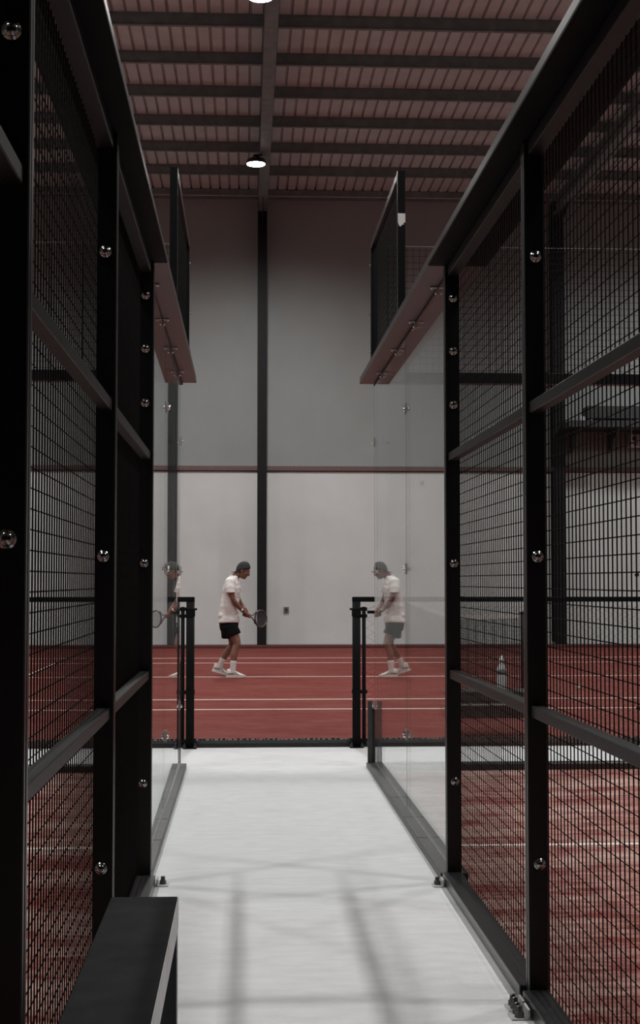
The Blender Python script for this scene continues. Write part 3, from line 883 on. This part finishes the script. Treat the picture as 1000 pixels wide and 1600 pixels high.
# loose cloth pushed out over the belly and back
sh_.ball(B(-.105, -.03, .93), (.085, .13, .095), 16, 10)
sh_.ball(B(.06, -.02, .90), (.07, .12, .07), 16, 10)
me = remesh(sh_, 't_shirt', .007, 3, (.009, (5, 5, 11)))
mobj('t_shirt', me, M['shirt'], pl)
ncol = MB(); pts = []
for i in range(25):
    a = 2*PI*i/24
    pts.append(B(.052+.066*math.cos(a), .068*math.sin(a), 1.520-.014*math.cos(a)))
ncol.tube(pts, .007, 6, False).build('collar', M['shirt'], pl, True)

# shorts
so = MB()
so.loft([(z, BX+cu, BY, a, b) for (z, cu, a, b) in ((.70, -.025, .130, .165), (.76, -.03, .142, .185), (.82, -.03, .146, .185), (.875, -.03, .14, .175))], 28)
so.tube([B(-.025, -.095, .78), B(.010, -.108, .70), B(.040, -.115, .628)], [(.118, .098), (.122, .1), (.124, .1)], 20, True, side=(1, 0, 0))
so.tube([B(-.035, .095, .78), B(-.030, .115, .68), B(-.020, .128, .592)], [(.115, .098), (.118, .1), (.120, .1)], 20, True, side=(1, 0, 0))
mobj('shorts', remesh(so, 'shorts', .007, 6, (.006, (9, 9, 5))), M['shorts'], pl)

# socks and shoes
def sock(pts, rads):
    MB().tube(pts, rads, 14).build('sock', M['sock'], pl, True)
sock([B(.046, -.124, .255), B(.044, -.124, .235), B(.036, -.124, .14), B(.036, -.124, .085), B(.045, -.124, .06)], [.0465, .0475, .0425, .043, .046])
sock([B(-.112, .191, .272), B(-.122, .193, .250), B(-.150, .198, .195), B(-.166, .200, .150), B(-.160, .2, .13)], [.0455, .0465, .0425, .044, .046])
def shoe(u0, v, pitch, heel_w):
    """shoe 0.29 m long with the heel end at u0; pitched by lifting the heel"""
    R_ = Matrix.Rotation(pitch, 3, 'Y')
    toe = Vector((.285, 0, 0))
    def T(p):
        q = Vector((p[0], p[1]*1.06, p[2]*1.28)) - toe*0.78
        q = R_ @ q
        return B(u0+.285*.78+q.x, v+q.y, heel_w+q.z)
    up = MB(); secs = [(.010, .045, .030, .10), (.045, .052, .034, .105), (.085, .052, .035, .102), (.125, .048, .037, .088), (.165, .042, .042, .070), (.205, .036, .045, .055), (.245, .028, .042, .042), (.275, .016, .028, .028)]
    seg = 16; n = len(secs)
    for (l, h2, hw, ht) in secs:
        for kk in range(seg):
            a = 2*PI*kk/seg
            c, s_ = math.cos(a), math.sin(a)
            z = .022+(ht-.022)*(.5+.5*s_) if s_ > -1 else .022
            w = hw*abs(c)**.7*(1 if c > 0 else -1)*(1-.25*max(0, s_))
            up.v.append(tuple(T((l, w, z))))
    for i in range(n-1):
        for kk in range(seg):
            k2 = (kk+1) % seg
            up.f.append((i*seg+kk, i*seg+k2, (i+1)*seg+k2, (i+1)*seg+kk))
    up.f.append(tuple(range(seg))); up.f.append(tuple((n-1)*seg+kk for kk in range(seg)))
    o = up.build('shoe', M['shoe'], pl, True)
    so_ = MB(); out = [(0.0, .026), (.03, .034), (.09, .035), (.14, .034), (.2, .046), (.25, .042), (.280, .024), (.292, .006)]
    ring = [(l, w) for l, w in out]+[(l, -w) for l, w in reversed(out)]
    m_ = len(ring)
    so_.v += [tuple(T((l, w*1.04, .004 if l < .24 else .004+(l-.24)*.18))) for l, w in ring]+[tuple(T((l, w*1.08, .031))) for l, w in ring]
    so_.f += [tuple(reversed(range(m_))), tuple(range(m_, 2*m_))]+[(i, (i+1) % m_, m_+(i+1) % m_, m_+i) for i in range(m_)]
    so_.build('sole', M['sole'], o)
    for s_ in (-1, 1):
        st = MB()
        st.tube([T((.02, s_*.0345, .045)), T((.06, s_*.0375, .052)), T((.11, s_*.037, .050))], .0055, 6)
        st.tube([T((.13, s_*.036, .074)), T((.16, s_*.040, .050)), T((.175, s_*.044, .036))], .005, 6)
        st.build('side_stripe', M['shoegrey'], o, True)
    la = MB()
    for i in range(4):
        l = .135+.022*i; z = .090-.0125*i
        la.tube([T((l, -.022, z-.004)), T((l+.004, 0, z+.004)), T((l, .022, z-.004))], .004, 6)
    la.build('laces', M['shoegrey'], o, True)
shoe(-.062, -.124, 0.0, 0.0)
shoe(-.300, .200, math.radians(17), 0.014)

# wrist bands
d = (RW - B(.150, -.118, 1.03)).normalized()
w0 = B(.165, -.108, 1.015)
MB().tube([w0-d*.008, w0+d*.008], .0325, 14).build('watch', M['metalband'], pl, True)
MB().tube([w0+d*.018, w0+d*.026], .031, 14).build('bracelet', M['hair'], pl, True)

# racket
rk = thing('tennis_racket', tuple(RB), 'black tennis racket held out in front of the player', 'racket')
MB().tube([Rk(0), Rk(.012), Rk(.20)], [.0175, .0155, .0150], 8).build('grip', M['grip'], rk)
MB().tube([Rk(.20), Rk(.212)], .0160, 10).build('grip_collar', M['whitebox'], rk)
th = MB()
for s in (-1, 1):
    th.tube([Rk(.21, s*.006), Rk(.27, s*.022), Rk(.325, s*.055), Rk(.365, s*.094)], [.010, .009, .009, .010], 8)
th.build('throat', M['racket'], rk, True)
hd = MB(); pts = []
HA, HB, HCn = .170, .128, .515
for i in range(49):
    a = 2*PI*i/48
    pts.append(Rk(HCn+HA*math.cos(a), HB*math.sin(a)))
hd.tube(pts, [.0125]*49, 8, False).build('head_frame', M['racket'], rk, True)
st = MB()
for i in range(-8, 9):
    p = i*.0145; h = HA*math.sqrt(max(0, 1-(p/HB)**2)); st.tube([Rk(HCn-h, p), Rk(HCn+h, p)], .0011, 4, False)
for i in range(-9, 10):
    a = i*.0172; h = HB*math.sqrt(max(0, 1-(a/HA)**2)); st.tube([Rk(HCn+a, -h, .001), Rk(HCn+a, h, .001)], .0011, 4, False)
st.build('strings', M['string'], rk, kind='stuff', clean=False)
